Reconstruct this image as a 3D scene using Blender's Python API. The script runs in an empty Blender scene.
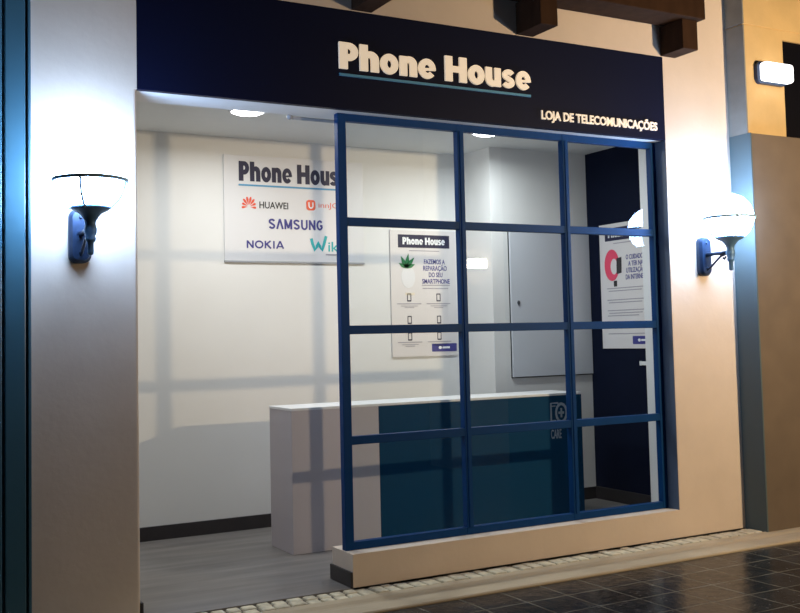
import bpy, bmesh, math, random
from mathutils import Vector, Matrix
random.seed(7)
SC = bpy.context.scene
COL = SC.collection
PI = math.pi

# ------------------------------------------------------------------ materials
def mat(name, col, rough=0.5, metal=0.0, noise=0.0, nscale=8.0, bump=0.0, bscale=40.0, stretch=(1, 1, 1), coat=0.0, spec=0.5):
    m = bpy.data.materials.new(name); m.use_nodes = True
    nt = m.node_tree; b = nt.nodes['Principled BSDF']
    b.inputs['Base Color'].default_value = (*col, 1)
    b.inputs['Roughness'].default_value = rough
    b.inputs['Metallic'].default_value = metal
    b.inputs['Coat Weight'].default_value = coat
    b.inputs['Specular IOR Level'].default_value = spec
    tc = nt.nodes.new('ShaderNodeTexCoord'); mp = nt.nodes.new('ShaderNodeMapping')
    mp.inputs['Scale'].default_value = stretch
    nt.links.new(tc.outputs['Object'], mp.inputs['Vector'])
    nz = nt.nodes.new('ShaderNodeTexNoise'); nz.inputs['Scale'].default_value = nscale; nz.inputs['Detail'].default_value = 5
    nt.links.new(mp.outputs['Vector'], nz.inputs['Vector'])
    rp = nt.nodes.new('ShaderNodeValToRGB')
    k = noise
    rp.color_ramp.elements[0].position = 0.3; rp.color_ramp.elements[1].position = 0.7
    rp.color_ramp.elements[0].color = (*[c * (1 - k) for c in col], 1)
    rp.color_ramp.elements[1].color = (*[min(1, c * (1 + k)) for c in col], 1)
    nt.links.new(nz.outputs['Fac'], rp.inputs['Fac'])
    nt.links.new(rp.outputs['Color'], b.inputs['Base Color'])
    if bump:
        n2 = nt.nodes.new('ShaderNodeTexNoise'); n2.inputs['Scale'].default_value = bscale; n2.inputs['Detail'].default_value = 4
        nt.links.new(mp.outputs['Vector'], n2.inputs['Vector'])
        bp = nt.nodes.new('ShaderNodeBump'); bp.inputs['Strength'].default_value = bump; bp.inputs['Distance'].default_value = 0.01
        nt.links.new(n2.outputs['Fac'], bp.inputs['Height']); nt.links.new(bp.outputs['Normal'], b.inputs['Normal'])
    return m

def emit(name, col, strength):
    m = bpy.data.materials.new(name); m.use_nodes = True
    b = m.node_tree.nodes['Principled BSDF']
    b.inputs['Base Color'].default_value = (0.9, 0.9, 0.9, 1)
    b.inputs['Emission Color'].default_value = (*col, 1)
    b.inputs['Emission Strength'].default_value = strength
    return m

def glass_mat():
    m = bpy.data.materials.new('window_glass'); m.use_nodes = True
    nt = m.node_tree; nt.nodes.clear()
    o = nt.nodes.new('ShaderNodeOutputMaterial'); mx = nt.nodes.new('ShaderNodeMixShader')
    t = nt.nodes.new('ShaderNodeBsdfTransparent'); g = nt.nodes.new('ShaderNodeBsdfGlossy')
    f = nt.nodes.new('ShaderNodeFresnel'); f.inputs['IOR'].default_value = 1.5
    t.inputs['Color'].default_value = (0.90, 0.94, 0.95, 1)
    g.inputs['Roughness'].default_value = 0.0; g.inputs['Color'].default_value = (0.9, 0.95, 1, 1)
    nt.links.new(f.outputs[0], mx.inputs[0]); nt.links.new(t.outputs[0], mx.inputs[1]); nt.links.new(g.outputs[0], mx.inputs[2])
    nt.links.new(mx.outputs[0], o.inputs[0])
    return m

def tile_mat():
    m = mat('street_slate', (0.018, 0.021, 0.025), 0.3)
    nt = m.node_tree; b = nt.nodes['Principled BSDF']; b.inputs['Specular IOR Level'].default_value = 0.2
    tc = nt.nodes.new('ShaderNodeTexCoord'); mp = nt.nodes.new('ShaderNodeMapping')
    mp.inputs['Location'].default_value = (-1.003, 0.835, 0)
    nt.links.new(tc.outputs['Object'], mp.inputs['Vector'])
    br = nt.nodes.new('ShaderNodeTexBrick'); br.offset = 0; br.squash = 1
    br.inputs['Scale'].default_value = 1.0; br.inputs['Brick Width'].default_value = 0.305; br.inputs['Row Height'].default_value = 0.305
    br.inputs['Mortar Size'].default_value = 0.006; br.inputs['Mortar Smooth'].default_value = 0.3
    br.inputs['Color1'].default_value = (0.014, 0.017, 0.021, 1); br.inputs['Color2'].default_value = (0.03, 0.033, 0.036, 1)
    br.inputs['Mortar'].default_value = (0.17, 0.165, 0.135, 1)
    wz = nt.nodes.new('ShaderNodeTexNoise'); wz.inputs['Scale'].default_value = 7; wz.inputs['Detail'].default_value = 3
    nt.links.new(tc.outputs['Object'], wz.inputs['Vector'])
    ws = nt.nodes.new('ShaderNodeVectorMath'); ws.operation = 'MULTIPLY_ADD'; ws.inputs[1].default_value = (0.02, 0.02, 0)
    nt.links.new(wz.outputs['Color'], ws.inputs[0]); nt.links.new(mp.outputs['Vector'], ws.inputs[2])
    nt.links.new(ws.outputs['Vector'], br.inputs['Vector'])
    nz = nt.nodes.new('ShaderNodeTexNoise'); nz.inputs['Scale'].default_value = 9; nz.inputs['Detail'].default_value = 8
    nt.links.new(tc.outputs['Object'], nz.inputs['Vector'])
    mm = nt.nodes.new('ShaderNodeMix'); mm.data_type = 'RGBA'; mm.blend_type = 'MULTIPLY'; mm.inputs['Factor'].default_value = 0.8
    rp = nt.nodes.new('ShaderNodeValToRGB'); rp.color_ramp.elements[0].position = 0.32; rp.color_ramp.elements[1].position = 0.68
    rp.color_ramp.elements[0].color = (0.35, 0.38, 0.4, 1); rp.color_ramp.elements[1].color = (1.5, 1.45, 1.35, 1)
    nt.links.new(nz.outputs['Fac'], rp.inputs['Fac'])
    nt.links.new(br.outputs['Color'], mm.inputs['A']); nt.links.new(rp.outputs['Color'], mm.inputs['B'])
    nt.links.new(mm.outputs['Result'], b.inputs['Base Color'])
    n3 = nt.nodes.new('ShaderNodeTexNoise'); n3.inputs['Scale'].default_value = 30; n3.inputs['Detail'].default_value = 6
    nt.links.new(tc.outputs['Object'], n3.inputs['Vector'])
    mr = nt.nodes.new('ShaderNodeMapRange'); mr.inputs['To Min'].default_value = 0.08; mr.inputs['To Max'].default_value = 0.36
    nt.links.new(n3.outputs['Fac'], mr.inputs['Value']); nt.links.new(mr.outputs[0], b.inputs['Roughness'])
    sub = nt.nodes.new('ShaderNodeMath'); sub.operation = 'MULTIPLY_ADD'; sub.inputs[1].default_value = -0.6
    nt.links.new(br.outputs['Fac'], sub.inputs[0]); nt.links.new(nz.outputs['Fac'], sub.inputs[2])
    bp = nt.nodes.new('ShaderNodeBump'); bp.inputs['Strength'].default_value = 0.35; bp.inputs['Distance'].default_value = 0.01
    nt.links.new(sub.outputs[0], bp.inputs['Height']); nt.links.new(bp.outputs['Normal'], b.inputs['Normal'])
    return m

M = {}
M['plaster'] = mat('cream_plaster', (0.72, 0.60, 0.49), 0.85, noise=0.04, nscale=3, bump=0.15, bscale=22)
M['white_wall'] = mat('white_wall_paint', (0.80, 0.79, 0.765), 0.7, noise=0.015, nscale=2)
M['white_ceiling'] = mat('white_ceiling_paint', (0.74, 0.755, 0.75), 0.8, noise=0.01)
M['white_trim'] = mat('white_trim_paint', (0.78, 0.78, 0.78), 0.6)
M['navy_wall'] = mat('navy_wall_paint', (0.004, 0.007, 0.022), 0.7, noise=0.05, spec=0.1)
M['floor'] = mat('grey_vinyl_planks', (0.19, 0.175, 0.165), 0.42, noise=0.22, nscale=3.2, stretch=(0.35, 3.0, 1), bump=0.03)
M['baseboard'] = mat('dark_baseboard', (0.032, 0.027, 0.028), 0.5, noise=0.1)
M['blue_paint'] = mat('blue_frame_paint', (0.004, 0.046, 0.165), 0.5, noise=0.05, spec=0.1)
M['fascia'] = mat('navy_sign_panel', (0.004, 0.0065, 0.027), 0.5, noise=0.03, nscale=2, spec=0.12)
M['letter'] = emit('cream_emissive_letter', (1.0, 0.80, 0.56), 0.36)  # small emission added to raise the brightness of the cream letters
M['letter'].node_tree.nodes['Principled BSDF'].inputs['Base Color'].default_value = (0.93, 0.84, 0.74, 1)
M['line_blue'] = mat('light_blue_line', (0.09, 0.33, 0.55), 0.5)
M['wood'] = mat('dark_brown_timber', (0.042, 0.021, 0.012), 0.8, noise=0.25, nscale=10, stretch=(1, 1, 0.3), bump=0.1, spec=0.1)
M['stone'] = mat('yellow_sandstone', (0.62, 0.44, 0.21), 0.85, noise=0.14, nscale=2.2, bump=0.12)
M['plinth'] = mat('brown_plinth_render', (0.15, 0.112, 0.08), 0.7, noise=0.1, nscale=4)
M['stone_side'] = mat('lantern_greyed_stone', (0.25, 0.25, 0.23), 0.8, noise=0.12, nscale=6)  # side of the sandstone, with the lantern's blue light put into its colour
M['jamb'] = mat('blue_grey_jamb', (0.09, 0.13, 0.21), 0.5)  # blue grey lining over the plaster reveal
M['edge'] = mat('lantern_blued_plinth', (0.075, 0.115, 0.13), 0.6)  # side of the brown plinth, lantern's blue glow put into its colour
M['void'] = mat('dark_opening', (0.003, 0.003, 0.006), 0.6, spec=0.1)
M['door_blue'] = mat('dark_glossy_door_frame', (0.06, 0.15, 0.20), 0.3, noise=0.05, nscale=2)
M['metal'] = mat('dark_lamp_metal', (0.013, 0.030, 0.070), 0.4, metal=0.3, noise=0.1, nscale=30)
M['neck'] = mat('glow_lit_neck_metal', (0.10, 0.21, 0.36), 0.42, metal=0.2)  # lamp metal lightened to carry the globe's glow on the cup
M['cage'] = mat('glow_lit_cage_metal', (0.30, 0.46, 0.58), 0.5)  # lamp metal paled to carry the globe's glare on collar and ribs
M['kerb'] = mat('kerb_stone', (0.54, 0.43, 0.28), 0.75, noise=0.12, nscale=5, bump=0.2, bscale=30, stretch=(0.4, 1, 1))
M['cobble'] = mat('pale_cobble', (0.66, 0.58, 0.41), 0.8, noise=0.25, nscale=14, bump=0.2)
M['bed'] = mat('sand_bed', (0.16, 0.135, 0.10), 0.9, noise=0.3, nscale=25, bump=0.3)
M['tile'] = tile_mat()
M['glass'] = glass_mat()
M['board'] = mat('white_board', (0.76, 0.75, 0.755), 0.45)
M['board_edge'] = mat('grey_board_edge', (0.35, 0.36, 0.38), 0.5)
M['poster'] = mat('poster_paper', (0.72, 0.68, 0.665), 0.45)
M['ink_navy'] = mat('navy_ink', (0.012, 0.013, 0.05), 0.5)
M['ink_violet'] = mat('indigo_ink', (0.045, 0.045, 0.24), 0.5)
M['ink_dark'] = mat('dark_grey_ink', (0.03, 0.028, 0.03), 0.5)
M['ink_red'] = mat('red_orange_ink', (0.80, 0.10, 0.045), 0.5)
M['ink_orange'] = mat('orange_ink', (0.85, 0.13, 0.06), 0.5)
M['ink_teal'] = mat('teal_ink', (0.02, 0.42, 0.44), 0.5)
M['ink_grey'] = mat('grey_ink', (0.36, 0.34, 0.38), 0.6)
M['ink_white'] = mat('white_ink', (0.85, 0.85, 0.86), 0.5)
M['ink_green'] = mat('green_ink', (0.03, 0.20, 0.07), 0.5)
M['ink_cream'] = mat('cream_ink', (0.80, 0.70, 0.55), 0.5)
M['ink_pink'] = mat('pink_ink', (0.80, 0.07, 0.14), 0.5)
M['counter_white'] = mat('counter_white_laminate', (0.80, 0.80, 0.80), 0.4)
M['counter_lilac'] = mat('counter_pale_lilac_laminate', (0.51, 0.47, 0.50), 0.5)
M['counter_blue'] = mat('counter_petrol_blue_laminate', (0.002, 0.048, 0.115), 0.5, spec=0.12)
M['counter_print'] = mat('counter_pale_print', (0.34, 0.40, 0.47), 0.5)
M['cabinet'] = mat('grey_cabinet_paint', (0.66, 0.68, 0.72), 0.4)
M['gap'] = mat('dark_gap', (0.02, 0.02, 0.022), 0.7)
M['chrome'] = mat('brushed_lock_metal', (0.15, 0.15, 0.16), 0.35, metal=0.8)
M['globe'] = emit('opal_globe_lit', (0.43, 0.64, 1.0), 62)
M['diffuser'] = emit('downlight_diffuser_lit', (0.97, 0.98, 1.0), 16)
M['cool_lens'] = emit('cool_lamp_cover_lit', (0.95, 0.96, 1.0), 2.2)
M['warm_lens'] = emit('warm_lamp_cover_lit', (1.0, 0.86, 0.66), 60)

# ------------------------------------------------------------------ mesh helpers
def box(bm, x0, x1, y0, y1, z0, z1, bev=0.0, seg=2):
    vs = [bm.verts.new((x, y, z)) for x in (x0, x1) for y in (y0, y1) for z in (z0, z1)]
    F = [(0, 1, 3, 2), (4, 6, 7, 5), (0, 4, 5, 1), (2, 3, 7, 6), (0, 2, 6, 4), (1, 5, 7, 3)]
    fs = [bm.faces.new([vs[i] for i in f]) for f in F]
    if bev:
        es = list({e for f in fs for e in f.edges})
        bmesh.ops.bevel(bm, geom=es, offset=bev, segments=seg, affect='EDGES', profile=0.5)
    return bm

def prism(bm, pts, y0, y1, axes='xz'):
    """polygon given in two axes, extruded along the third"""
    def P(a, b, c):
        return {'xz': (a, c, b), 'xy': (a, b, c), 'yz': (c, a, b)}[axes]
    lo = [bm.verts.new(P(a, b, y0)) for a, b in pts]; hi = [bm.verts.new(P(a, b, y1)) for a, b in pts]
    n = len(pts)
    bm.faces.new(lo[::-1]); bm.faces.new(hi)
    for i in range(n):
        bm.faces.new((lo[i], lo[(i + 1) % n], hi[(i + 1) % n], hi[i]))
    return bm

def lathe(bm, prof, c, n=40, close=False):
    rings = []
    for r, z in prof:
        if r < 1e-6:
            rings.append([bm.verts.new((c[0], c[1], c[2] + z))])
        else:
            rings.append([bm.verts.new((c[0] + r * math.cos(2 * PI * i / n), c[1] + r * math.sin(2 * PI * i / n), c[2] + z)) for i in range(n)])
    pairs = list(zip(rings, rings[1:]))
    if close: pairs.append((rings[-1], rings[0]))
    for a, b in pairs:
        for i in range(n):
            j = (i + 1) % n
            if len(a) == 1 and len(b) == 1: continue
            if len(a) == 1: bm.faces.new((a[0], b[i], b[j]))
            elif len(b) == 1: bm.faces.new((a[i], a[j], b[0]))
            else: bm.faces.new((a[i], a[j], b[j], b[i]))
    return bm

def tube(bm, pts, r, n=10, caps=True):
    pts = [Vector(p) for p in pts]; rings = []
    up = Vector((0.13, 0.37, 0.92))
    for i, p in enumerate(pts):
        t = (pts[min(i + 1, len(pts) - 1)] - pts[max(i - 1, 0)]).normalized()
        a = t.cross(up); a = a.normalized() if a.length > 1e-4 else Vector((1, 0, 0)); b = t.cross(a)
        rr = r[i] if isinstance(r, (list, tuple)) else r
        rings.append([bm.verts.new(p + rr * (math.cos(2 * PI * k / n) * a + math.sin(2 * PI * k / n) * b)) for k in range(n)])
    for A, B in zip(rings, rings[1:]):
        for k in range(n):
            bm.faces.new((A[k], A[(k + 1) % n], B[(k + 1) % n], B[k]))
    if caps:
        bm.faces.new(rings[0][::-1]); bm.faces.new(rings[-1])
    return bm

def BM(): return bmesh.new()

def root_loc(o):
    v = Vector((0, 0, 0))
    while o: v += o.location; o = o.parent
    return v

def obj(name, bm, m, parent=None, smooth=False):
    """links a bmesh given in world coordinates as ONE object (child meshes are stored relative to their thing)"""
    bmesh.ops.recalc_face_normals(bm, faces=bm.faces)
    off = root_loc(parent)
    me = bpy.data.meshes.new(name)
    for v in bm.verts: v.co -= off
    bm.to_mesh(me); bm.free()
    me.materials.append(m)
    if smooth:
        for p in me.polygons: p.use_smooth = True
    o = bpy.data.objects.new(name, me); COL.objects.link(o)
    if parent: o.parent = parent
    return o

def tag(o, label, cat, group=None, kind=None):
    o['label'] = label; o['category'] = cat
    if group: o['group'] = group
    if kind: o['kind'] = kind
    return o

def thing(name, loc, label, cat, group=None, kind=None):
    o = bpy.data.objects.new(name, None); COL.objects.link(o); o.location = loc; o.empty_display_size = 0.1
    return tag(o, label, cat, group, kind)

def struct(name, bm, m, label, cat):
    return tag(obj(name, bm, m), label, cat, kind='structure')

# --- flat artwork: a frame with origin, u (right) and n (out of the surface); v is world up
class Frame:
    def __init__(s, o, u, n): s.o = Vector(o); s.u = Vector(u); s.n = Vector(n); s.v = Vector((0, 0, 1))
    def P(s, a, b, c=0): return s.o + s.u * a + s.v * b + s.n * c

def plate(bm, fr, pts, d0, d1):
    lo = [bm.verts.new(fr.P(a, b, d0)) for a, b in pts]; hi = [bm.verts.new(fr.P(a, b, d1)) for a, b in pts]
    n = len(pts)
    bm.faces.new(hi); bm.faces.new(lo[::-1])
    for i in range(n): bm.faces.new((lo[i], lo[(i + 1) % n], hi[(i + 1) % n], hi[i]))
def rect(bm, fr, a0, a1, b0, b1, d0, d1): plate(bm, fr, [(a0, b0), (a1, b0), (a1, b1), (a0, b1)], d0, d1)
def rrect(a0, a1, b0, b1, r, n=5):
    P = []
    for cx, cy, t0 in ((a1 - r, b0 + r, -90), (a1 - r, b1 - r, 0), (a0 + r, b1 - r, 90), (a0 + r, b0 + r, 180)):
        for i in range(n + 1):
            t = math.radians(t0 + 90 * i / n); P.append((cx + r * math.cos(t), cy + r * math.sin(t)))
    return P
def ellipse(cx, cy, rx, ry, n=28, t0=0, t1=360):
    return [(cx + rx * math.cos(math.radians(t0 + (t1 - t0) * i / n)), cy + ry * math.sin(math.radians(t0 + (t1 - t0) * i / n))) for i in range(n)]
def ringshape(bm, fr, out, inn, d0, d1, closed=True):
    n = len(out); rng = n if closed else n - 1
    for i in range(rng):
        j = (i + 1) % n
        plate(bm, fr, [out[i], out[j], inn[j], inn[i]], d0, d1)
def ribbon(bm, fr, pts, w, d0, d1):
    L, R = [], []
    for i, p in enumerate(pts):
        a = pts[max(i - 1, 0)]; b = pts[min(i + 1, len(pts) - 1)]
        tx, ty = b[0] - a[0], b[1] - a[1]; l = math.hypot(tx, ty) or 1
        L.append((p[0] - ty / l * w / 2, p[1] + tx / l * w / 2)); R.append((p[0] + ty / l * w / 2, p[1] - tx / l * w / 2))
    ringshape(bm, fr, R, L, d0, d1, closed=False)

# --- heavy rounded logo lettering drawn from strokes (cap height 1)
def arc(cx, cy, rx, ry, t0, t1, n=12):
    return [(cx + rx * math.cos(math.radians(t0 + (t1 - t0) * i / n)), cy + ry * math.sin(math.radians(t0 + (t1 - t0) * i / n))) for i in range(n + 1)]
def glyph(bm, fr, ch, a0, w, base, H, d0, d1):
    s = 0.36 * w if ch != 'H' else 0.34 * w          # stem width
    X = 0.76 * H                                       # x height
    def R(x0, x1, y0, y1): rect(bm, fr, a0 + x0, a0 + x1, base + y0, base + y1, d0, d1 + 0.0008)
    def sh(P): return [(a0 + x, base + y) for x, y in P]
    if ch == 'P':
        s = 0.44 * w; R(0, s, 0, H)
        o = [(s, H)] + arc(w * 0.52, H * 0.66, w * 0.48, H * 0.34, 90, -90, 18) + [(s, H * 0.32)]
        i = [(s, H * 0.77)] + arc(w * 0.52, H * 0.67, w * 0.10, H * 0.10, 90, -90, 18) + [(s, H * 0.57)]
        ringshape(bm, fr, sh(o), sh(i), d0, d1, closed=False)
    elif ch in 'hn':
        s = 0.42 * w; R(0, s, 0, H if ch == 'h' else X)
        o = arc(w * 0.56, X * 0.62, w * 0.44, X * 0.40, 150, 0, 16) + [(w, 0)]
        i = arc(w * 0.50, X * 0.56, w * 0.08, X * 0.14, 180, 0, 16) + [(w * 0.58, 0)]
        ringshape(bm, fr, sh(o), sh(i), d0, d1, closed=False)
    elif ch == 'u':
        R(w * 0.60, w, 0, X)
        o = [(0, X)] + arc(w * 0.44, X * 0.38, w * 0.44, X * 0.40, 180, 330, 16)
        i = [(w * 0.42, X)] + arc(w * 0.51, X * 0.44, w * 0.09, X * 0.14, 180, 360, 16)
        ringshape(bm, fr, sh(o), sh(i), d0, d1, closed=False)
    elif ch == 'o':
        ringshape(bm, fr, sh(ellipse(w / 2, X / 2, w / 2, X * 0.52, 32)), sh(ellipse(w / 2, X / 2, w * 0.125, X * 0.20, 32)), d0, d1)
    elif ch == 'e':
        o = arc(w / 2, X / 2, w / 2, X * 0.52, 0, 322, 28); i = arc(w * 0.52, X / 2, w * 0.16, X * 0.22, 0, 322, 28)
        ringshape(bm, fr, sh(o), sh(i), d0, d1, closed=False)
        plate(bm, fr, sh([(w * 0.3, X * 0.40), (w, X * 0.44), (w, X * 0.56), (w * 0.3, X * 0.52)]), d0, d1 + 0.0008)
    elif ch == 'H':
        R(0, s, 0, H); R(w - s, w, 0, H); R(s, w - s, H * 0.38, H * 0.62)
    elif ch == 's':
        P = arc(w * 0.52, X * 0.70, w * 0.30, X * 0.17, 20, 250, 14) + arc(w * 0.48, X * 0.30, w * 0.32, X * 0.17, 70, -160, 14)
        ribbon(bm, fr, sh(P), X * 0.27, d0, d1)
LOGO = [('P', 0, .146), ('h', .152, .148), ('o', .306, .142), ('n', .454, .140), ('e', .600, .142),
        ('H', .812, .186), ('o', 1.003, .142), ('u', 1.150, .134), ('s', 1.288, .120), ('e', 1.412, .134)]
def logo(bm, fr, a0, b0, width, H, d0, d1):
    k = width / 1.546
    for ch, x, w in LOGO: glyph(bm, fr, ch, a0 + (x + 0.003) * k, w * k * 0.96, b0, H, d0, d1)

STROKE = {'S': [arc(.5, .73, .36, .19, 15, 260, 12) + arc(.5, .27, .36, .19, 80, -165, 12)], 'A': [[(.06, 0), (.5, 1)], [(.5, 1), (.94, 0)]],
          'M': [[(.1, 0), (.1, 1)], [(.1, .98), (.5, .1)], [(.5, .1), (.9, .98)], [(.9, 1), (.9, 0)]], 'N': [[(.12, 0), (.12, 1)], [(.12, .95), (.88, .05)], [(.88, 1), (.88, 0)]],
          'U': [[(.12, 1)] + arc(.5, .36, .38, .30, 180, 360, 12) + [(.88, 1)]], 'G': [arc(.5, .5, .38, .43, 40, 345, 16), [(.55, .45), (.93, .45)]],
          'O': [arc(.5, .5, .42, .43, 0, 360, 20)], 'K': [[(.12, 0), (.12, 1)], [(.14, .48), (.86, 1)], [(.3, .58), (.9, 0)]], 'I': [[(.5, 0), (.5, 1)]]}
def capitals(bm, fr, word, a0, a1, b0, b1, stroke, d0, d1, wid, gap=0.2, bar=False):
    tot = sum(wid.get(c, 1) for c in word) + gap * (len(word) - 1); k = (a1 - a0) / tot; x = a0
    for c in word:
        w = wid.get(c, 1) * k
        for i, st in enumerate(STROKE[c]): ribbon(bm, fr, [(x + p * w, b0 + q * (b1 - b0)) for p, q in st], stroke, d0, d1 + 0.0006 * i)
        if c == 'A' and bar: rect(bm, fr, x + .2 * w, x + .8 * w, b0 + .2 * (b1 - b0), b0 + .36 * (b1 - b0), d0, d1 + 0.0015)
        x += w + gap * k

def text(bm, fr, s, a0, a1, b0, b1, d0, d1, bold=0.0):
    """ordinary lettering fitted into a box"""
    cu = bpy.data.curves.new('lettering', 'FONT'); cu.body = s; cu.size = 1; cu.offset = bold; cu.resolution_u = 3; cu.extrude = 0
    to = bpy.data.objects.new('lettering_tmp', cu); COL.objects.link(to)
    dg = bpy.context.evaluated_depsgraph_get(); me = bpy.data.meshes.new_from_object(to.evaluated_get(dg))
    bpy.data.objects.remove(to); bpy.data.curves.remove(cu)
    xs = [v.co.x for v in me.vertices]; ys = [v.co.y for v in me.vertices]
    x0, x1, y0, y1 = min(xs), max(xs), min(ys), max(ys)
    t = BM(); t.from_mesh(me); bpy.data.meshes.remove(me)
    r = bmesh.ops.extrude_face_region(t, geom=list(t.faces))
    up = {g for g in r['geom'] if isinstance(g, bmesh.types.BMVert)}
    vm = {}
    for v in t.verts:
        a = a0 + (v.co.x - x0) / (x1 - x0) * (a1 - a0); b = b0 + (v.co.y - y0) / (y1 - y0) * (b1 - b0)
        vm[v] = bm.verts.new(fr.P(a, b, d1 if v in up else d0))
    for f in t.faces:
        try: bm.faces.new([vm[v] for v in f.verts])
        except ValueError: pass
    t.free()

# ------------------------------------------------------------------ measures (metres; facade plane y=0, shop behind it)
XL, XR = -1.436, 2.76           # opening
XP = 3.47                       # right end of the facade
XE = -2.04                      # left end of the facade
ZS, ZB, ZT = 0.212, 3.113, 3.782
XS = -0.07                      # end of the low sill wall
TH = 0.31
YB, YC, XC, XW, ZC = 2.354, 1.881, 2.347, 3.487, 3.36

# ------------------------------------------------------------------ setting: facade, shell, ground
b = BM()
rc = 0.022
prof = [(XE, 0)] + [(XL - rc + rc * math.sin(t), rc - rc * math.cos(t)) for t in [i * PI / 2 / 6 for i in range(7)]] + [(XL, TH), (XE, TH)]
prism(b, prof, -0.02, ZB, 'xy')
box(b, XE, XL, 0, TH, ZB, 5.4)
box(b, XR, XP, 0, TH, -0.02, 5.4)
box(b, XL, XR, 0, TH, ZT, 5.4)
struct('wall_front', b, M['plaster'], 'cream rendered shopfront wall around the dark sign and wide opening', 'wall')
b = BM(); box(b, XL, XR, 0.045, TH, ZB, ZT)
struct('trim_1', b, M['white_trim'], 'white lintel soffit under the dark shop sign', 'lintel')
b = BM(); box(b, XS, XR, 0, TH, -0.02, ZS)
struct('wall_sill', b, M['plaster'], 'low cream sill wall under the blue shop window', 'wall')
b = BM(); box(b, XR - 0.004, XR + 0.002, 0.176, TH + 0.002, ZS, ZB)
struct('trim_2', b, M['white_trim'], 'white inner jamb of the shop window beside the navy wall', 'jamb')
b = BM(); box(b, XR - 0.004, XR + 0.002, 0.004, 0.116, ZS, ZB)
struct('trim_4', b, M['jamb'], 'blue grey outer jamb at the right of the shop window', 'jamb')
b = BM(); box(b, XS - 0.016, XS, 0.002, TH + 0.01, 0, 0.1, 0.003)
struct('baseboard_sill', b, M['baseboard'], 'dark skirting on the end of the low sill wall', 'baseboard')
b = BM(); box(b, XL, XL + 0.016, 0.002, TH, 0, 0.1, 0.003)
struct('baseboard_doorway', b, M['baseboard'], 'dark skirting stub at the left side of the shop doorway', 'baseboard')

b = BM(); box(b, -2.6, 4.0, YB, YB + 0.15, -0.02, 3.6)
struct('wall_back', b, M['white_wall'], 'white back wall of the shop with boards on it', 'wall')
b = BM(); box(b, XC, XW + 0.1, YC, YB, 0, ZC)
struct('wall_column', b, M['white_wall'], 'white boxed-out column in the back right corner of the shop', 'wall')
b = BM(); box(b, XW, XW + 0.2, TH, YC, 0, ZC)
struct('wall_right', b, M['navy_wall'], 'dark navy side wall inside the shop on the right', 'wall')
b = BM(); box(b, -2.7, -2.5, TH, YB, -0.02, 3.6)
struct('wall_left', b, M['white_wall'], 'white side wall inside the shop on the left', 'wall')
b = BM(); box(b, -2.6, 3.8, TH - 0.02, TH, 0, 3.6); 
# inner face of the facade beside the opening (above and at the sides)
b.free(); b = BM()
box(b, -2.6, XE, 0.0 + TH - 0.05, TH, -0.02, 3.6); box(b, XP, 3.8, TH - 0.05, TH, -0.02, 3.6)
struct('wall_inner', b, M['white_wall'], 'inner face of the front wall beyond the facade ends', 'wall')
b = BM(); box(b, -2.6, 3.8, TH, YB + 0.1, ZC, ZC + 0.12)
struct('ceiling', b, M['white_ceiling'], 'white shop ceiling with round downlights', 'ceiling')
b = BM(); box(b, -2.6, 3.8, 0.0, YB, -0.1, 0)
struct('floor', b, M['floor'], 'grey plank floor inside the shop', 'floor')
b = BM(); box(b, -2.5, XC, YB - 0.014, YB, 0, 0.1137, 0.003)
struct('baseboard_back', b, M['baseboard'], 'dark skirting along the white back wall', 'baseboard')
b = BM(); box(b, XC, XW, YC - 0.014, YC, 0, 0.1137, 0.003)
struct('baseboard_column', b, M['baseboard'], 'dark skirting at the foot of the white column', 'baseboard')
b = BM(); box(b, XW - 0.014, XW, TH, YC - 0.014, 0, 0.118, 0.003)
struct('baseboard_right', b, M['baseboard'], 'dark skirting along the navy side wall', 'baseboard')

# ground outside
b = BM(); box(b, -7, 7, -9, -0.55, -0.12, -0.02)
struct('floor_street', b, M['tile'], 'dark polished slate tiles of the arcade walkway', 'floor')
b = BM()
gp = [(-0.552, -0.1), (-0.552, -0.012), (-0.545, -0.004), (-0.50, -0.001), (-0.40, -0.006), (-0.345, -0.018), (-0.30, -0.018), (-0.265, -0.006), (-0.20, -0.002), (-0.195, -0.1)]
prism(b, gp, -7, 7, 'yz')
struct('trim_kerb', b, M['kerb'], 'pale stone kerb with a shallow gutter beside the dark tiles', 'kerb')
b = BM(); box(b, -7, 7, -0.196, 0.0, -0.12, -0.014)
struct('floor_joint', b, M['bed'], 'sandy bed between the cobbles at the foot of the wall', 'ground')
b = BM(); x = -3.4
while x < 3.45:
    w = random.uniform(0.075, 0.1)
    d = random.uniform(-0.012, 0.012)
    if x + w < 3.47:
        box(b, x, x + w, -0.186 + d * 0.3, (-0.05 + d) if x > -0.1 else -0.098 + d, -0.05, random.uniform(-0.004, 0.003), 0.012, 2)
    if x < -0.1: box(b, x + 0.02, x + w + 0.016, -0.088 + d, -0.006, -0.05, random.uniform(-0.004, 0.0), 0.012, 2)
    elif random.random() < 0.8:
        box(b, x + 0.01, x + w - 0.005, -0.04 + d, -0.008, -0.05, random.uniform(-0.012, -0.004), 0.006, 1)
    x += w + 0.012
struct('floor_cobbles', b, M['cobble'], 'row of pale cobbles at the foot of the shopfront', 'cobbles')

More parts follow.
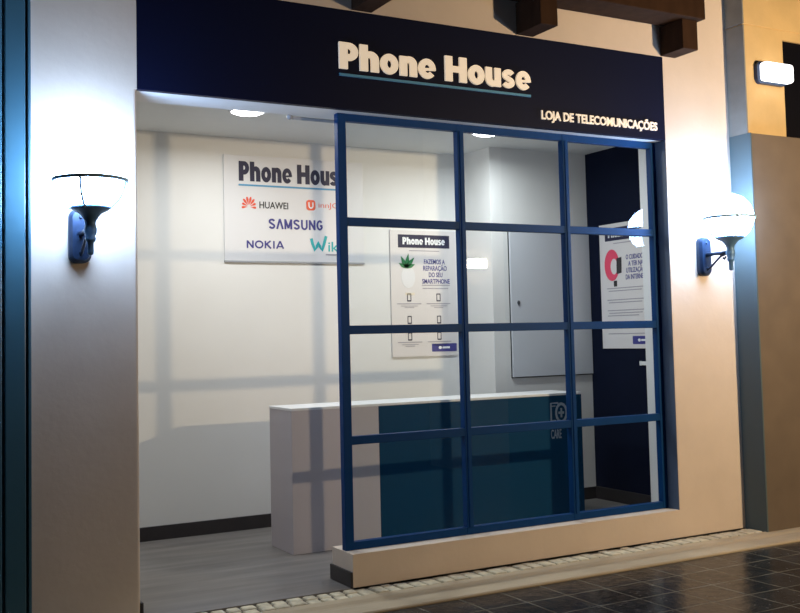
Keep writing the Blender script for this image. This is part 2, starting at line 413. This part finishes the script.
# neighbouring stone pier on the right
b = BM(); box(b, XP, 6.5, -0.22, 0.3, -0.02, 3.185, 0.004)
struct('wall_plinth', b, M['plinth'], 'dark brown rendered plinth of the neighbouring building on the right', 'wall')
b = BM(); box(b, XP, 3.93, -0.19, 0.3, 3.185, 4.085, 0.004); box(b, XP, 6.5, -0.19, 0.3, 4.095, 5.4, 0.004); box(b, 3.93, 6.5, -0.185, 0.3, 4.01, 4.09)
box(b, XP + 0.006, 6.4, -0.182, 0.3, 4.08, 4.10)
struct('wall_stone', b, M['stone'], 'yellow sandstone wall of the neighbouring building at upper right', 'wall')
b = BM(); box(b, 3.93, 6.5, -0.165, 0.12, 3.187, 4.01)
struct('window_2', b, M['void'], 'unlit dark opening in the yellow sandstone at the right edge', 'window')

b = BM(); box(b, XP - 0.004, XP + 0.01, -0.194, 0.0, 3.187, 4.086, 0.002); box(b, XP - 0.004, XP + 0.01, -0.194, 0.0, 4.094, 5.4, 0.002)
struct('trim_3', b, M['stone_side'], 'sandstone side face above the plinth, coloured grey as under the lantern light', 'trim')
b = BM(); box(b, XP - 0.006, XP + 0.01, -0.224, 0.0, -0.02, 3.187, 0.002)
struct('trim_5', b, M['edge'], 'side face of the brown plinth, coloured blue grey as under the right lantern light', 'trim')

# neighbouring dark door frame on the left (stepped mouldings)
b = BM()
box(b, -2.056, XE, -0.02, 0.2, -0.02, 5.4, 0.003)
box(b, -2.068, -2.056, 0.03, 0.2, -0.02, 5.4)
box(b, -2.178, -2.068, -0.012, 0.2, -0.02, 5.4, 0.006)
box(b, -2.196, -2.178, 0.03, 0.2, -0.02, 5.4)
box(b, -2.42, -2.196, -0.03, 0.2, -0.02, 5.4, 0.006)
struct('door_1', b, M['door_blue'], 'dark glossy moulded door frame of the shop next door at the left edge', 'door frame')

# ------------------------------------------------------------------ the blue window screen
W = thing('window_1', ((XS + XR) / 2, 0.145, ZS), 'blue metal shop window of twelve panes standing on the low sill', 'window', kind='structure')
y0, y1 = 0.116, 0.172
for a, c in ((-0.062, 0.0), (0.882, 0.936), (1.822, 1.876), (2.705, XR)):
    b = BM(); box(b, a, c, y0, y1, ZS, ZB, 0.003); 
    if a > 0 and c < 2.7: box(b, a + 0.016, c - 0.016, y0 - 0.008, y0 + 0.01, ZS + 0.05, ZB - 0.05, 0.003)
    obj('mullion', b, M['blue_paint'], W)
for a, c in ((ZS, ZS + 0.052), (0.897, 0.953), (1.628, 1.686), (2.356, 2.412), (3.062, ZB)):
    b = BM(); box(b, -0.05, XR - 0.01, y0 + 0.003, y1 - 0.004, a, c, 0.003)
    obj('rail', b, M['blue_paint'], W)
vx = [(0.0, 0.882), (0.936, 1.822), (1.876, 2.705)]
vz = [(ZS + 0.052, 0.897), (0.953, 1.628), (1.686, 2.356), (2.412, 3.062)]
for a, c in vx:
    for d, e in vz:
        b = BM(); yg = 0.146
        vs = [b.verts.new(p) for p in ((a - .01, yg, d - .01), (c + .01, yg, d - .01), (c + .01, yg, e + .01), (a - .01, yg, e + .01))]
        b.faces.new(vs)
        obj('pane', b, M['glass'], W)

# ------------------------------------------------------------------ fascia sign
S = thing('fascia_sign', ((XL + XR) / 2, 0.02, ZB), 'long dark navy shop sign with cream PHONE HOUSE lettering over the window', 'sign')
b = BM(); box(b, XL + 0.004, XR, 0.0, 0.045, ZB, ZT, 0.002)
obj('panel', b, M['fascia'], S)
FF = Frame((0, 0, 0), (1, 0, 0), (0, -1, 0))
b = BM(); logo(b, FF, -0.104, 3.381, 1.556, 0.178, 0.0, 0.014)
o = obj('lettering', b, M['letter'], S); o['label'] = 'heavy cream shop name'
b = BM(); rect(b, FF, -0.098, 1.45, 3.333, 3.350, 0, 0.010)
o = obj('underline', b, M['line_blue'], S); o['label'] = 'light blue line under the shop name'
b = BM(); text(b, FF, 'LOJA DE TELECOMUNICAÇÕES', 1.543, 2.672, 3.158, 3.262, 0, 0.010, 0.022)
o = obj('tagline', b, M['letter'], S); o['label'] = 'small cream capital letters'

# ------------------------------------------------------------------ boards and posters
yb = YB
BR = thing('brand_board', (0.58, YB - 0.01, 2.288), 'white board of phone maker logos on the back wall seen through the doorway', 'board')
b = BM(); box(b, -0.087, 1.25, YB - 0.014, YB, 2.29, 3.21, 0.002); obj('panel', b, M['board'], BR)
b = BM(); box(b, -0.087, 1.25, YB - 0.018, YB, 2.276, 2.29); o = obj('bottom_rail', b, M['board_edge'], BR); o['label'] = 'grey bottom edge'
FB = Frame((0, YB - 0.014, 0), (1, 0, 0), (0, -1, 0))
t = 0.003
b = BM(); logo(b, FB, 0.048, 2.985, 1.04, 0.172, 0, t); o = obj('heading', b, M['ink_navy'], BR); o['label'] = 'navy shop name'
b = BM(); rect(b, FB, 0.046, 1.085, 2.942, 2.957, 0, t); o = obj('underline', b, M['line_blue'], BR); o['label'] = 'light blue line'
b = BM()
for k in range(8):                                     # fan of petals
    th = math.radians(-6 + k * (192 / 7)); ca, sa = math.cos(th), math.sin(th)
    L = 0.076 if k in (2, 3, 4, 5) else 0.066; cx, cy = 0.138, 2.762
    P = []
    for u, vv in ((0.014, 0.0), (0.036, 0.006), (0.056, 0.0105), (L, 0.006), (L, -0.006), (0.056, -0.0105), (0.036, -0.006)):
        P.append((cx + u * ca - vv * sa, cy + u * sa * 1.15 + vv * ca))
    plate(b, FB, P, 0, t)
o = obj('petal_logo', b, M['ink_red'], BR); o['label'] = 'red fan of petals'
b = BM(); text(b, FB, 'HUAWEI', 0.235, 0.505, 2.752, 2.812, 0, t, 0.012); obj('petal_wordmark', b, M['ink_dark'], BR)
b = BM(); plate(b, FB, rrect(0.680, 0.768, 2.752, 2.846, 0.026), 0, t)
o = obj('rounded_logo', b, M['ink_orange'], BR); o['label'] = 'orange rounded square mark'
b = BM(); ribbon(b, FB, [(0.705, 2.825)] + arc(0.724, 2.795, 0.019, 0.022, 180, 360, 10) + [(0.743, 2.825)], 0.012, t, t + 0.001); obj('logo_letter', b, M['ink_white'], o)
b = BM(); text(b, FB, 'innJOO', 0.80, 1.078, 2.765, 2.828, 0, t, -0.012); obj('rounded_wordmark', b, M['ink_orange'], BR)
b = BM(); capitals(b, FB, 'SAMSUNG', 0.318, 0.838, 2.576, 2.664, 0.0165, 0, t, {'M': 1.15}, 0.22); o = obj('centre_wordmark', b, M['ink_violet'], BR); o['label'] = 'bold blue capitals in the middle'
b = BM(); capitals(b, FB, 'NOKIA', 0.112, 0.458, 2.402, 2.468, 0.0135, 0, t, {'O': 1.2, 'I': .35, 'A': 1.1}, 0.16, True); o = obj('lower_wordmark', b, M['ink_violet'], BR); o['label'] = 'blue capitals at lower left'
b = BM()
ribbon(b, FB, [(0.722, 2.50), (0.735, 2.45), (0.757, 2.395), (0.775, 2.43), (0.790, 2.465), (0.806, 2.43), (0.826, 2.395), (0.846, 2.45), (0.868, 2.525)], 0.026, 0, t)
text(b, FB, 'iko', 0.888, 1.06, 2.385, 2.475, 0, t, 0.008)
o = obj('teal_wordmark', b, M['ink_teal'], BR); o['label'] = 'teal lettering with a big first letter'
b = BM(); rect(b, FB, 0.862, 1.05, 2.352, 2.364, 0, t); obj('small_print', b, M['ink_grey'], BR)

def poster(name, fr, root, who):
    """poster surface 0.71 wide, 1.18 tall, lower left corner at the frame origin"""
    b = BM(); rect(b, fr, 0, 0.71, 0, 1.185, -0.0125, 0); obj('panel', b, M['poster'], root)
    b = BM(); rect(b, fr, 0.083, 0.645, 1.022, 1.145, 0, 0.002); h = obj('header', b, M['ink_navy'], root); h['label'] = 'navy header bar'
    b = BM(); logo(b, fr, 0.13, 1.052, 0.465, 0.068, 0.002, 0.004); o = obj('header_lettering', b, M['ink_white'], h)
    def lines(rows):
        b = BM()
        for a0, a1, bb, h in rows: rect(b, fr, a0, a1, bb, bb + h, 0, 0.002)
        obj('small_print', b, M['ink_grey'], root)
    lines([(0.20, 0.53, 0.990, 0.008)])
    if who == 'repair':
        lines([(0.33, 0.64, 0.665, 0.008), (0.34, 0.62, 0.635, 0.008)])
        for bb in (0.49, 0.28, 0.13):
            for c in (0.19, 0.51):
                lines([(c - 0.13, c + 0.13, bb, 0.008), (c - 0.09, c + 0.09, bb - 0.020, 0.006), (c - 0.05, c + 0.05, bb - 0.035, 0.006)])
    else:
        for grp in ((0.565, 0.540), (0.455, 0.430), (0.355, 0.330, 0.305), (0.225, 0.20), (0.135,)):
            lines([(0.09 + 0.02 * (i % 2), 0.62 - 0.05 * (i % 3), bb, 0.008) for i, bb in enumerate(grp)])
    b = BM(); ls = (('FAZEMOS A', .36, .59), ('REPARAÇÃO', .35, .61), ('DO SEU', .41, .56), ('SMARTPHONE', .335, .64)) if who == 'repair' else \
        (('O CUIDADO', .37, .60), ('A TER NA', .40, .60), ('UTILIZAÇÃO', .37, .62), ('DA INTERNET', .36, .62))
    zt = 0.915 if who == 'repair' else 0.875
    for i, (s, a0, a1) in enumerate(ls):
        e0, e1 = (0.011 if 'Ç' in s else 0), (0.012 if 'Ã' in s else 0)
        text(b, fr, s, a0, a1, zt - 0.062 * i - 0.046 - e0, zt - 0.062 * i + e1, 0, 0.002, 0.012)
    o = obj('headline', b, M['ink_violet'], root); o['label'] = 'dark indigo headline'
    if who == 'repair':
        b = BM()
        for th, L in ((150, .09), (115, .13), (80, .15), (50, .14), (20, .10)):
            ca, sa = math.cos(math.radians(th)), math.sin(math.radians(th))
            P = [(0.165 + u * ca - v * sa, 0.835 + u * sa * 0.9 + v * ca) for u, v in ((0, .012), (L * .5, .02), (L, 0), (L * .5, -.02), (0, -.012))]
            plate(b, fr, P, 0.002, 0.004)
        ill = obj('leaf_drawing', b, M['ink_green'], root); ill['label'] = 'green sprig of leaves'
        b = BM(); plate(b, fr, ellipse(0.185, 0.745, 0.075, 0.105), 0, 0.0018); o = obj('pot_drawing', b, M['board'], root); o['label'] = 'pale oval pot shape'
        b = BM(); rect(b, fr, 0.15, 0.25, 0.575, 0.597, 0, 0.002); o = obj('stand_drawing', b, M['ink_cream'], root); o['label'] = 'orange-tan base line'
        for c, bb in ((0.19, 0.515), (0.51, 0.515), (0.19, 0.305), (0.51, 0.305), (0.19, 0.15), (0.51, 0.15)):
            b = BM(); ringshape(b, fr, rrect(c - .022, c + .022, bb, bb + .075, .006), rrect(c - .015, c + .015, bb + .012, bb + .066, .003), 0, 0.002)
            obj('phone_icon', b, M['ink_navy'], root)
    else:
        b = BM(); ringshape(b, fr, ellipse(0.17, 0.79, 0.105, 0.15), ellipse(0.20, 0.775, 0.05, 0.075), 0, 0.002)
        o = obj('ring_drawing', b, M['ink_pink'], root); o['label'] = 'pink oval ring'
        b = BM(); plate(b, fr, [(0.235, 0.70), (0.305, 0.71), (0.31, 0.86), (0.24, 0.85)], 0.002, 0.003); rect(b, fr, 0.19, 0.235, 0.585, 0.64, 0, 0.002)
        obj('handset_drawing', b, M['ink_dark'], root)
    b = BM(); plate(b, fr, rrect(0.425, 0.70, 0.04, 0.115, 0.008), 0, 0.002); h = obj('badge', b, M['ink_violet'], root); h['label'] = 'indigo badge in the bottom corner'
    b = BM(); plate(b, fr, ellipse(0.515, 0.077, 0.018, 0.014), 0.002, 0.004); rect(b, fr, 0.54, 0.62, 0.068, 0.086, 0.002, 0.004); obj('badge_mark', b, M['ink_white'], h)

P1 = thing('mounted_poster', (1.877, YB - 0.006, 1.418), 'phone repair poster with green leaves on the white back wall', 'poster')
poster('repair', Frame((1.522, YB - 0.014, 1.418), (1, 0, 0), (0, -1, 0)), P1, 'repair')
P2 = thing('mounted_poster', (XW - 0.006, 1.33, 1.448), 'internet care poster with a pink ring on the navy side wall', 'poster')
poster('internet', Frame((XW - 0.014, 1.69, 1.448), (0, -1, 0), (-1, 0, 0)), P2, 'internet')

# ------------------------------------------------------------------ wall cabinet on the column, small plate on navy wall
CB = thing('wall_cabinet', (3.01, YC - 0.01, 1.2), 'flat pale grey cabinet door with a lock on the white column', 'cabinet')
b = BM(); box(b, 2.528, 3.484, YC - 0.008, YC, 1.196, 2.575); obj('frame', b, M['gap'], CB)
b = BM(); box(b, 2.535, 3.484, YC - 0.022, YC - 0.006, 1.204, 2.568, 0.003); dr = obj('door', b, M['cabinet'], CB)
b = BM(); lathe(b, [(0.0, 0.0), (0.016, 0.0), (0.016, 0.008), (0.0, 0.01)], (0, 0, 0), 16)
bmesh.ops.rotate(b, verts=b.verts, cent=(0, 0, 0), matrix=Matrix.Rotation(PI / 2, 3, 'X')); bmesh.ops.translate(b, verts=b.verts, vec=(2.618, YC - 0.022, 1.90))
rect(b, Frame((2.618, YC - 0.022, 1.90), (1, 0, 0), (0, -1, 0)), -0.005, 0.005, -0.028, 0.02, 0, 0.006)
obj('lock', b, M['chrome'], dr)
SW = thing('mounted_trunking', (XW - 0.01, 1.11, 1.31), 'short white trunking piece on the navy wall below the internet poster', 'trunking')
b = BM(); box(b, XW - 0.022, XW, 1.03, 1.175, 1.294, 1.329, 0.003); obj('cover', b, M['white_trim'], SW)
b = BM(); box(b, XW - 0.024, XW, 1.17, 1.178, 1.291, 1.332, 0.002); obj('end_cap', b, M['white_trim'], SW)

# ------------------------------------------------------------------ reception counter
RC = thing('reception_counter', (1.38, 1.38, 0), 'long low reception counter with pale end and petrol blue front behind the window', 'counter')
cx0, cx1, cy0, cy1, ch = 0.006, 2.76, 1.158, 1.60, 1.085
b = BM(); box(b, cx0, cx1, cy0 + 0.018, cy1, 0.0, ch - 0.02, 0.002); obj('body', b, M['counter_lilac'], RC)
b = BM(); box(b, cx0 - 0.002, cx1, cy0, cy1 + 0.004, ch - 0.02, ch, 0.002); o = obj('worktop', b, M['counter_white'], RC); o['label'] = 'white top'
b = BM(); box(b, cx0, 0.745, cy0, cy0 + 0.018, 0.0, ch - 0.02, 0.0015); o = obj('front_panel', b, M['counter_lilac'], RC); o['label'] = 'pale lilac front panel'
b = BM(); box(b, 0.747, cx1, cy0, cy0 + 0.018, 0.0, ch - 0.02, 0.0015); fp = obj('front_panel', b, M['counter_blue'], RC); fp['label'] = 'petrol blue front panel'
FC = Frame((0, cy0, 0), (1, 0, 0), (0, -1, 0))
b = BM(); ribbon(b, FC, [(2.425, 0.84), (2.425, 1.0), (2.505, 1.0)], 0.016, 0, 0.002); ribbon(b, FC, [(2.425, 0.975), (2.475, 0.975)], 0.008, 0, 0.002)
ribbon(b, FC, [(2.425, 0.85), (2.475, 0.85)], 0.012, 0, 0.002)
ringshape(b, FC, ellipse(2.535, 0.915, 0.066, 0.088), ellipse(2.535, 0.915, 0.046, 0.064), 0, 0.002)
rect(b, FC, 2.505, 2.565, 0.905, 0.925, 0, 0.002); rect(b, FC, 2.526, 2.544, 0.875, 0.955, 0, 0.002)
obj('service_icon', b, M['counter_print'], fp)
b = BM(); text(b, FC, 'CARE', 2.418, 2.53, 0.695, 0.775, 0, 0.002, 0.012); obj('service_lettering', b, M['counter_print'], fp)

# ------------------------------------------------------------------ downlights
def downlight(x, y, label):
    r = thing('ceiling_downlight', (x, y, ZC), label, 'ceiling light', 'round downlights in the shop ceiling')
    b = BM(); lathe(b, [(0.122, 0.0), (0.146, 0.0), (0.150, -0.008), (0.140, -0.018), (0.122, -0.016)], (x, y, ZC), 40, close=True); obj('trim_ring', b, M['white_trim'], r, True)
    b = BM(); lathe(b, [(0.122, -0.002), (0.121, -0.016), (0.09, -0.030), (0.045, -0.037), (0.0, -0.039)], (x, y, ZC), 40); obj('diffuser', b, M['diffuser'], r, True)
    L = bpy.data.lights.new('downlight_glow', 'AREA'); L.shape = 'DISK'; L.size = 0.24; L.energy = 24; L.spread = math.radians(172); L.color = (0.93, 0.98, 1.0)
    lo = bpy.data.objects.new('downlight_glow', L); COL.objects.link(lo); lo.location = (x, y, ZC - 0.045)
downlight(-0.25, 1.303, 'round white downlight in the ceiling above the open doorway')
downlight(1.93, 1.285, 'round white downlight in the ceiling behind the window top')

b = BM(); tube(b, [(-0.30, TH + 0.012, 3.099), (0.02, TH + 0.012, 3.099)], 0.012, 8)
RL = thing('metal_rod', (-0.14, TH + 0.012, 3.12), 'thin grey rod under the lintel left of the window top', 'rod')
obj('rod', b, M['board_edge'], RL)
b = BM(); lathe(b, [(0, -0.022), (0.016, -0.016), (0.02, 0), (0.016, 0.016), (0, 0.022)], (-0.32, TH + 0.012, 3.106), 14); obj('knob', b, M['board_edge'], RL, True)

# ------------------------------------------------------------------ globe wall lanterns
def lantern(x, zc, label):
    gy = -0.30
    r = thing('globe_wall_lantern', (x, 0, zc - 0.46), label, 'wall lamp', 'globe lanterns on the shopfront pilasters')
    # back plate: tall bevelled shield
    b = BM(); pz0, pz1 = zc - 0.440, zc - 0.130
    pts = rrect(x - 0.062, x + 0.062, pz0, pz1, 0.045, 5)
    pin = rrect(x - 0.046, x + 0.046, pz0 + 0.018, pz1 - 0.018, 0.032, 5)
    n = len(pts)
    lo = [b.verts.new((p[0], 0.0, p[1])) for p in pts]; m1 = [b.verts.new((p[0], -0.032, p[1])) for p in pts]; hi = [b.verts.new((p[0], -0.055, p[1])) for p in pin]
    for A, Bq in ((lo, m1), (m1, hi)):
        for i in range(n): b.faces.new((A[i], A[(i + 1) % n], Bq[(i + 1) % n], Bq[i]))
    b.faces.new(hi); b.faces.new(lo[::-1]); bp = obj('back_plate', b, M['metal'], r)
    for zz in (pz0 + 0.06, pz1 - 0.05):
        b = BM(); lathe(b, [(0.0, 0.0), (0.011, 0.0), (0.009, 0.008), (0.0, 0.011)], (0, 0, 0), 12)
        bmesh.ops.rotate(b, verts=b.verts, cent=(0, 0, 0), matrix=Matrix.Rotation(PI / 2, 3, 'X'))
        bmesh.ops.translate(b, verts=b.verts, vec=(x, -0.054, zz)); obj('screw', b, M['metal'], bp, True)
    az = zc - 0.275
    b = BM(); tube(b, [(x, -0.05, az), (x, gy * 0.5, az + 0.004), (x, gy + 0.015, az)], [0.019, 0.014, 0.019], 12); obj('arm', b, M['metal'], r, True)
    b = BM(); P = [(x, -0.05, az - 0.12), (x, -0.09, az - 0.10), (x, -0.15, az - 0.055), (x, -0.20, az - 0.02), (x, -0.235, az - 0.012), (x, -0.25, az - 0.03), (x, -0.235, az - 0.045), (x, -0.22, az - 0.035)]
    tube(b, P, 0.009, 8); obj('scroll', b, M['metal'], r, True)
    # neck with cup above and turned drop below
    b = BM(); lathe(b, [(0.0, -0.43), (0.014, -0.425), (0.018, -0.41), (0.016, -0.36), (0.026, -0.35), (0.030, -0.335), (0.024, -0.325), (0.034, -0.305), (0.036, -0.285), (0.030, -0.265), (0.030, -0.245),
                            (0.040, -0.225), (0.060, -0.200), (0.095, -0.182), (0.108, -0.172), (0.108, -0.160), (0.098, -0.160), (0.0, -0.175)], (x, gy, zc + 0.012), 40)
    obj('neck', b, M['neck'], r, True)
    b = BM(); R = 0.184
    lathe(b, [(R * math.cos(t), R * math.sin(t)) for t in [-PI / 2 + 1e-9 + PI * i / 26 for i in range(27)]][0:27], (x, gy, zc), 48)
    obj('globe', b, M['globe'], r, True)
    b = BM(); lathe(b, [(0.186, -0.013), (0.194, -0.015), (0.203, -0.011), (0.203, 0.003), (0.194, 0.007), (0.186, 0.005)], (x, gy, zc), 56, close=True); obj('collar', b, M['cage'], r, True)
    for k in range(4):
        th = PI / 4 + k * PI / 2 + 0.3
        b = BM(); P = [(x + 0.190 * math.cos(f) * math.cos(th), gy + 0.190 * math.cos(f) * math.sin(th), zc + 0.190 * math.sin(f)) for f in [-i * math.radians(58) / 12 for i in range(13)]]
        tube(b, P, 0.007, 8); obj('cage_rib', b, M['cage'], r, True)
lantern(-1.775, 2.505, 'lit globe wall lantern on the left pilaster beside the doorway')
lantern(3.105, 2.475, 'lit globe wall lantern on the right pilaster beside the blue window')

# ------------------------------------------------------------------ bulkhead wall lamps
def bulkhead(x0, x1, yw, z0, z1, d, sgn, lens, label):
    """lamp against the wall plane y=yw, projecting by d towards sgn"""
    r = thing('bulkhead_wall_lamp', ((x0 + x1) / 2, yw, z0), label, 'wall lamp', 'bulkhead lamps of the arcade')
    fr = Frame((0, yw, 0), (1, 0, 0), (0, sgn, 0)); zm, hh = (z0 + z1) / 2, (z1 - z0) / 2
    b = BM(); plate(b, fr, rrect(x0, x1, z0, z1, hh * 0.5, 6), 0.0, 0.035); obj('back_plate', b, M['metal'], r)
    lo, hi = sorted((yw + sgn * 0.035, yw + sgn * d))
    b = BM(); box(b, x0 + 0.015, x1 - 0.004, lo, hi, z0 + 0.012, z1 - 0.012, 0.028, 4); obj('cover', b, lens, r, True)
bulkhead(3.575, 3.925, -0.19, 3.605, 3.785, 0.12, -1, M['cool_lens'], 'lit white bulkhead lamp on the yellow sandstone at upper right')

# arcade pillar opposite the shop that carries the warm lamp (seen as a reflection in the panes)
b = BM(); box(b, 3.6, 4.45, -4.95, -4.42, -0.02, 4.6, 0.01)
struct('wall_pillar', b, M['plaster'], 'cream arcade pillar opposite the shop', 'pillar')
bulkhead(3.84, 4.14, -4.42, 2.42, 2.57, 0.10, 1, M['warm_lens'], 'warm lit bulkhead lamp across the arcade mirrored in the middle pane')
L = bpy.data.lights.new('warm_lamp_glow', 'AREA'); L.shape = 'RECTANGLE'; L.size = 0.12; L.size_y = 0.09; L.energy = 152; L.color = (1.0, 0.745, 0.46); L.spread = math.radians(150)
lo = bpy.data.objects.new('warm_lamp_glow', L); COL.objects.link(lo); lo.location = (3.99, -4.305, 2.495); lo.rotation_euler = (PI / 2 + math.radians(12), 0, 0)

# ------------------------------------------------------------------ timber
def corbel(x0, x1, dep, label):
    r = tag(obj('timber_corbel', box(BM(), x0, x1, -dep, 0.0, ZT + 0.004, 4.02, 0.005), M['wood']), label, 'corbel', 'timber corbels above the sign')
corbel(0.0, 0.152, 0.30, 'dark timber corbel at the top edge above the letter P')
corbel(1.34, 1.492, 0.30, 'dark timber corbel above the last letters of the cream shop name')
corbel(2.738, 2.895, 0.255, 'dark timber corbel at the right end of the sign under the long beam')
b = BM(); box(b, -3.0, 2.93, -0.31, -0.03, 4.02, 4.24, 0.006)
tag(obj('timber_beam', b, M['wood']), 'long dark brown timber beam resting on the corbels at the top edge', 'beam')

# ------------------------------------------------------------------ night sky and camera
w = bpy.data.worlds.new('night'); SC.world = w; w.use_nodes = True
w.node_tree.nodes['Background'].inputs['Color'].default_value = (0.25, 0.3, 0.4, 1)
w.node_tree.nodes['Background'].inputs['Strength'].default_value = 0.03

cam = bpy.data.cameras.new('camera'); co = bpy.data.objects.new('camera', cam); COL.objects.link(co)
yaw, pit, rol = math.radians(-28.9464), math.radians(3.3363), math.radians(-1.3317)
fw = Vector((math.sin(-yaw) * math.cos(pit), math.cos(yaw) * math.cos(pit), math.sin(pit)))
rt = Vector((math.cos(yaw), math.sin(yaw), 0)); up = rt.cross(fw)
rt2 = math.cos(rol) * rt + math.sin(rol) * up; up2 = -math.sin(rol) * rt + math.cos(rol) * up
co.matrix_world = Matrix(((rt2.x, up2.x, -fw.x, -3.0019), (rt2.y, up2.y, -fw.y, -6.0147), (rt2.z, up2.z, -fw.z, 1.6), (0, 0, 0, 1)))
cam.sensor_fit = 'HORIZONTAL'; cam.sensor_width = 36; cam.lens = 1024.28 / 800 * 36; cam.shift_y = -28.854 / 800
cam.clip_start = 0.05
SC.camera = co
SC.view_settings.view_transform = 'Standard'; SC.view_settings.look = 'None'; SC.view_settings.gamma = 1; SC.view_settings.exposure = 0
SC.view_settings.use_curve_mapping = False
SC.cycles.use_denoising = True
